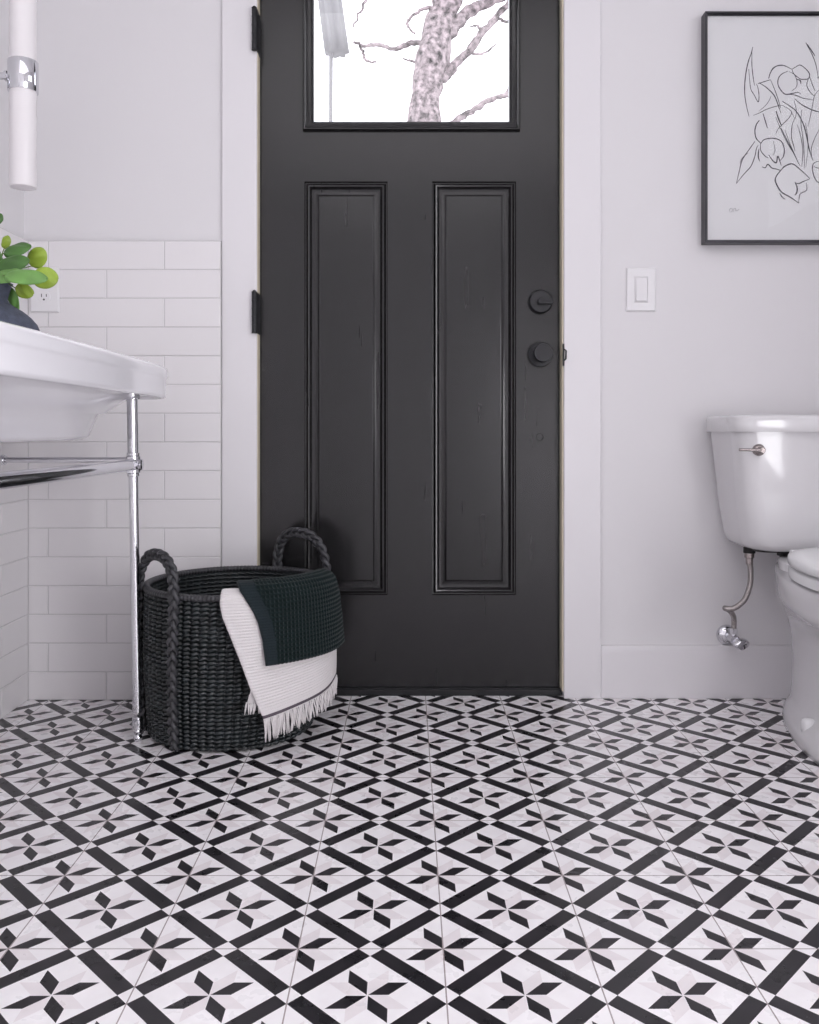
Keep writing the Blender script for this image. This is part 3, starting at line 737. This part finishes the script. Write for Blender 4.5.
# cream towel
wt_keys = [(.190, .335), (.196, .358), (.205, .3705), (.2195, .3765), (.2345, .368), (.2420, .345), (.2445, .30), (.2450, .22), (.2440, .14), (.2425, .106)]
def wdisp(u, v, th, l): return .0007 * math.cos(l * 2 * PI / .0062) * (1 if v < .93 else .3)
wt, pr = drape('white_towel', wt_keys, [(0, 272), (.28, 271.5), (.36, 273), (.6, 281), (.8, 287), (1, 294)], [(0, 348), (.3, 350), (1, 356)], 120, 260, .0050, wdisp,
               [M['white_towel'], M['stripe']], lambda u, v: 1 if .968 < v < .988 else 0, None, .0035, (-.016, .026))
tag(wt, 'cream cotton towel with dark hem stripe and fringe hanging over the basket', 'towel')
bm = bmesh.new()
for k in range(96):
    u = k / 95; th = math.radians(lerp(294.2, 355.5, u)); wv = .0035 * math.sin(u * 9 + 2.2) * .65
    r = .2425 + wv; ln = lerp(.046, .040, u) + random.uniform(-.005, .006); pts = []
    d = math.radians(random.uniform(-1.2, 1.2))
    for q in range(6):
        t = q / 5; pts.append(Vector((BT.x + (r + .004 * math.sin(t * 3 + k)) * math.cos(th + d * t), BT.y + (r + .003 * math.sin(t * 3 + k)) * math.sin(th + d * t), .108 + lerp(-.016, .026, u) - ln * t)))
    tube(bm, pts, [.0016, .0019, .0018, .0017, .0017, .0014], 6)
obj('fringe', bm, M['white_towel'], wt, True)
# the towel's second layer peeking out at the lower left
bm = bmesh.new(); ga, gb = [], []
for j in range(10):
    v = j / 9; ra, rb = [], []
    for i in range(12):
        u = i / 11; th = math.radians(lerp(lerp(288.5, 285.5, v), 300, u)); z = lerp(.168, .128, v); r = .2335 + .002 * math.sin(u * 6)
        ra.append(bm.verts.new((BT.x + r * math.cos(th), BT.y + r * math.sin(th), z))); rb.append(bm.verts.new((BT.x + (r - .0025) * math.cos(th), BT.y + (r - .0025) * math.sin(th), z)))
    ga.append(ra); gb.append(rb)
for g in (ga, gb):
    for j in range(9):
        for i in range(11): bm.faces.new((g[j][i], g[j][i + 1], g[j + 1][i + 1], g[j + 1][i]))
for j in range(9):
    for i in (0, 11): bm.faces.new((ga[j][i], ga[j + 1][i], gb[j + 1][i], gb[j][i]))
for i in range(11):
    for j in (0, 9): bm.faces.new((ga[j][i], ga[j][i + 1], gb[j][i + 1], gb[j][i]))
for k in range(16):
    th = math.radians(lerp(285.4, 299, k / 15)); d = math.radians(random.uniform(-2, .5)); r = .2325
    tube(bm, [Vector((BT.x + r * math.cos(th + d * t), BT.y + r * math.sin(th + d * t), .130 - .027 * t)) for t in (0, .3, .6, 1)], [.0016, .002, .0018, .0009], 6)
obj('back_layer', bm, M['white_towel'], wt, True)
# dark waffle towel
dt_keys = [(.130, .315), (.160, .350), (.190, .377), (.208, .3885), (.2245, .3880), (.2390, .377), (.2470, .352), (.2510, .31), (.2545, .26), (.2580, .213)]
def ddisp(u, v, th, l):
    if u < lerp(.15, .095, v): return .0005 * math.sin(l * 2 * PI / .006)
    a = .5 + .5 * math.cos((th - math.radians(281)) * .258 * 2 * PI / .0098); b_ = .5 + .5 * math.cos(l * 2 * PI / .0098)
    return .0034 * max(a ** 1.6, b_ ** 1.6) - .0012
dt, _ = drape('dark_towel', dt_keys, [(0, 283), (.35, 280), (.46, 281.5), (.54, 285), (.62, 288.3), (.70, 290.6), (.82, 292.6), (1, 294)], [(0, 344), (.3, 347), (1, 357)], 230, 200, .0120, ddisp,
              [M['dark_towel'], M['band_towel']], lambda u, v: 1 if u < lerp(.15, .095, v) else 0, None, .003)
tag(dt, 'dark green waffle towel folded over the rim, lying on the cream towel', 'towel')

# ------------------------------------------------------------------ toilet
QX = 1.028
toilet = empty('toilet', (QX, 2.39, 0), 'white two-piece toilet with tank against the back wall', 'toilet')
def egg(z, yb, yf, hw, e=.25, p=.8, n=72):
    out = []
    for k in range(n):
        t = 2 * PI * k / n; s = math.sin(t)
        out.append(Vector((QX + hw * math.copysign(abs(s) ** p, s) * (1 - e * math.cos(t)), lerp(yb, yf, (1 - math.cos(t)) / 2), z)))
    return out
bm = bmesh.new()
loft(bm, [egg(0, 2.305, 1.70, .130), egg(.012, 2.305, 1.70, .1305), egg(.030, 2.300, 1.705, .127), egg(.044, 2.292, 1.715, .116), egg(.054, 2.286, 1.735, .104), egg(.066, 2.280, 1.765, .092, .12), egg(.095, 2.276, 1.80, .082, .05),
          egg(.16, 2.275, 1.81, .079, .03), egg(.22, 2.28, 1.80, .082, .03), egg(.25, 2.30, 1.78, .090, .08), egg(.28, 2.315, 1.75, .110, .18), egg(.298, 2.325, 1.72, .132, .29), egg(.312, 2.330, 1.70, .146, .33), egg(.322, 2.331, 1.69, .155, .355), egg(.335, 2.333, 1.68, .159, .365),
          egg(.360, 2.334, 1.67, .164, .37), egg(.376, 2.334, 1.665, .166, .37), egg(.384, 2.333, 1.667, .164, .37), egg(.387, 2.330, 1.670, .161, .37), egg(.3875, 2.25, 1.70, .13, .3)])
obj('bowl', bm, M['porcelain'], toilet, True)
bm = bmesh.new(); loft(bm, [egg(.330, 2.30, 2.05, .104, .3, .7), egg(.405, 2.30, 2.05, .108, .33, .7), egg(.409, 2.296, 2.055, .104, .33, .7)])
obj('tank_shelf', bm, M['porcelain'], toilet, True, sharp=50)
bm = bmesh.new(); loft(bm, [egg(.3870, 2.105, 1.68, .150, .12, .62), egg(.3938, 2.105, 1.68, .150, .12, .62), egg(.3940, 2.125, 1.655, .177, .12, .62), egg(.396, 2.128, 1.651, .181, .12, .62), egg(.413, 2.128, 1.651, .181, .12, .62), egg(.417, 2.124, 1.656, .177, .12, .62)])
obj('seat', bm, M['seat'], toilet, True, sharp=50)
bm = bmesh.new(); loft(bm, [egg(.4165, 2.105, 1.68, .155, .12, .62), egg(.4228, 2.105, 1.68, .155, .12, .62), egg(.4230, 2.127, 1.652, .178, .12, .62), egg(.4245, 2.130, 1.648, .183, .12, .62), egg(.434, 2.130, 1.648, .183, .12, .62), egg(.4395, 2.129, 1.650, .181, .12, .62), egg(.443, 2.124, 1.657, .174, .12, .62), egg(.449, 2.100, 1.69, .145, .12, .65), egg(.452, 2.06, 1.74, .10, .12, .7)])
obj('seat_lid', bm, M['seat'], toilet, True)
for s in (-1, 1):
    bm = bmesh.new(); tube(bm, [(QX + s * .05, 2.135, .428), (QX + s * .095, 2.135, .428)], .010, 16)
    obj('seat_hinge', bm, M['seat'], toilet, True, sharp=50)
def rrect(x0, x1, y0, y1, z, rf, rb, n=12, bow=.0):
    out = []
    for cx, cy, r, a0 in ((x1 - rf, y0 + rf, rf, -PI / 2), (x1 - rb, y1 - rb, rb, 0), (x0 + rb, y1 - rb, rb, PI / 2), (x0 + rf, y0 + rf, rf, PI)):
        for k in range(n + 1):
            a = a0 + PI / 2 * k / n; out.append(Vector((cx + r * math.cos(a), cy + r * math.sin(a), z)))
    if bow:
        xm, hw = (x0 + x1) / 2, (x1 - x0) / 2
        for v in out:
            if v.y < (y0 + y1) / 2: v.y -= bow * (1 - ((v.x - xm) / hw) ** 2)
    return out
bm = bmesh.new(); L2 = []
for z, ix, yf, rf in ((.4215, .100, 2.225, .05), (.4230, .072, 2.212, .05), (.429, .052, 2.202, .055), (.440, .041, 2.196, .055), (.460, .035, 2.191, .055), (.53, .022, 2.186, .052), (.60, .014, 2.180, .05), (.68, .005, 2.174, .048), (.726, .0, 2.171, .048)):
    L2.append(rrect(QX - .212 + ix, QX + .212 - ix, yf, 2.378, z, rf, .02, bow=.010))
loft(bm, L2); obj('tank', bm, M['porcelain'], toilet, True, sharp=60)
bm = bmesh.new(); L2 = []
for z, o in ((.7245, .006), (.7245, .001), (.7265, 0), (.758, 0), (.7635, .002), (.7662, .007), (.7670, .02)):
    L2.append(rrect(QX - .2225 + o, QX + .2225 - o, 2.156 + o, 2.381 - o * .5, z, .055, .02, bow=.010))
loft(bm, L2); obj('tank_lid', bm, M['porcelain'], toilet, True, sharp=60)
bm = bmesh.new(); loft(bm, [rrect(QX - .070, QX + .070, 2.225, 2.30, z, .03, .03) for z in (.405, .4225)]); loft(bm, [rrect(QX - .137, QX + .137, 2.222, 2.305, z, .03, .03) for z in (.4185, .4228)]); obj('tank_gasket_and_shade', bm, M['gasket_and_shade'], toilet, True, sharp=50)  # gasket block, plus a wide dark plate standing in for the tank's shadow
# flush lever
fx, fz = .868, H - (450 - HY) * 2.16 / F
bm = bmesh.new()
lathe(bm, [(.0145, -.006), (.0150, .004), (.0125, .010), (.0085, .012), (.0085, .024), (.0065, .027)], (fx, 2.170, fz), 28, 'y')
tube(bm, spline([(fx + .002, 2.150, fz), (fx - .012, 2.146, fz), (fx - .032, 2.146, fz + .0005), (fx - .056, 2.148, fz + .001)], 6), [.0055] * 6 + [.0036] * 13, 12)
obj('flush_lever', bm, M['nickel'], toilet, True, sharp=50)
for s in (-1, 1):
    bm = bmesh.new(); lathe(bm, [(.017, -.030), (.017, .004), (.0145, .009), (.008, .012), (.001, .0125)], (QX + s * .104, 2.02, .054), 28); obj('bolt_cap', bm, M['seat'], toilet, True)
# water supply
vx, vz = .8705, .1715
sup = empty('water_supply_valve', (vx, YB, vz), 'chrome shut-off valve and braided supply hose left of the toilet', 'valve')
bm = bmesh.new(); lathe(bm, [(.0275, 0), (.0270, .004), (.0225, .010), (.013, .0150), (.009, .016)], (vx, YB, vz), 36, 'y'); obj('escutcheon', bm, M['chrome'], sup, True, sharp=50)
bm = bmesh.new(); tube(bm, [(vx, YB - .012, vz), (vx, YB - .050, vz)], .0085, 20); tube(bm, [(vx, YB - .040, vz), (vx, YB - .066, vz)], .0125, 20)
tube(bm, [(vx, YB - .054, vz), (vx, YB - .054, vz + .024)], .0090, 18); lathe(bm, [(.008, .016), (.0105, .017), (.0105, .028), (.0075, .030)], (vx, YB - .054, vz), 6)
obj('valve_body', bm, M['chrome'], sup, True, sharp=35)
bm = bmesh.new(); c0 = Vector((vx + .002, YB - .066, vz - .001)); dv = Vector((.40, -.85, -.25)).normalized(); n1 = dv.cross(Vector((0, 0, 1))).normalized(); n2 = n1.cross(dv)
rings = []
for h, sx_, sy_ in ((0, .006, .006), (.010, .006, .006), (.011, .017, .011), (.014, .023, .015), (.021, .024, .016), (.026, .020, .013), (.027, .006, .004)):
    rings.append([c0 + dv * h + n1 * sx_ * (1 + .1 * math.cos(4 * a)) * math.cos(a) + n2 * sy_ * math.sin(a) for a in [2 * PI * k / 32 for k in range(32)]])
loft(bm, rings); obj('valve_handle', bm, M['chrome'], sup, True, sharp=50)
ax, ay = .8905, 2.285
bm = bmesh.new(); hp = spline([(vx, YB - .054, vz + .026), (vx + .0005, YB - .055, vz + .045), (vx - .003, YB - .060, vz + .062), (vx - .014, YB - .068, vz + .077), (vx - .030, YB - .078, vz + .0875), (vx - .0325, YB - .086, vz + .0885), (vx - .018, YB - .094, vz + .090),
      (vx - .002, YB - .100, vz + .101), (vx + .012, YB - .106, vz + .121), (ax + .0025, ay + .001, .330), (ax + .003, ay, .365), (ax, ay, .384)], 10)
tube(bm, hp, .0072, 14); obj('supply_hose', bm, M['braid_hose'], sup, True)
bm = bmesh.new(); lathe(bm, [(.0070, .378), (.0095, .381), (.0100, .396), (.0130, .398), (.0130, .410)], (ax, ay, 0), 8); obj('hose_nut', bm, M['nickel'], sup, True, sharp=30)
bm = bmesh.new(); lathe(bm, [(.0150, .4095), (.0150, .4240)], (ax, ay, 0), 20); obj('rubber_washer', bm, M['gasket_and_shade'], toilet, True, sharp=50)

# ------------------------------------------------------------------ light
def area(name, loc, rot, sx_, sy_, e, col=(1, 1, 1), portal=False):
    l = bpy.data.lights.new(name, 'AREA'); l.shape = 'RECTANGLE'; l.size = sx_; l.size_y = sy_; l.energy = e; l.color = col
    if portal: l.cycles.is_portal = True
    o = bpy.data.objects.new(name, l); C.objects.link(o); o.location = loc; o.rotation_euler = rot; o['kind'] = 'helper'
    return o
for nm, q, e in (('window_daylight_fill', RW, 1.2), ('window_daylight_fill', RW2, 98)):  # daylight at the upper window; the low one is added fill
    area(nm, (WR + .11, (q[0] + q[1]) / 2, (q[2] + q[3]) / 2), (0, PI / 2, 0), q[3] - q[2], q[1] - q[0], e, (.985, .98, 1))
area('ceiling_fill', (.25, -.25, ZC - .02), (0, 0, 0), 2.3, 2.5, 24, (1, .985, 1))  # added fill panel below the ceiling, brightens floor and evens the walls
w = bpy.data.worlds.new('sky'); bpy.context.scene.world = w; w.use_nodes = True
bg = w.node_tree.nodes['Background']; bg.inputs[0].default_value = (.93, .94, 1, 1); bg.inputs[1].default_value = 4.0

# ------------------------------------------------------------------ camera
cam = bpy.data.cameras.new('camera'); co = bpy.data.objects.new('camera', cam); C.objects.link(co)
co.location = (0, 0, H); co.rotation_euler = (PI / 2, 0, 0)
cam.sensor_fit = 'VERTICAL'; cam.sensor_height = 36; cam.sensor_width = 36; cam.lens = F / 1024 * 36
cam.shift_y = -(512 - HY) / 1024; cam.shift_x = (409.5 - CX) / 1024; cam.clip_start = .02
s = bpy.context.scene; s.camera = co
s.view_settings.view_transform = 'Standard'; s.view_settings.look = 'None'; s.view_settings.gamma = 1; s.view_settings.use_curve_mapping = False
s.view_settings.exposure = -0.52
s.cycles.use_denoising = True
s.cycles.max_bounces = 10; s.cycles.diffuse_bounces = 6; s.cycles.glossy_bounces = 5; s.cycles.transparent_max_bounces = 12
s.cycles.sample_clamp_indirect = 6
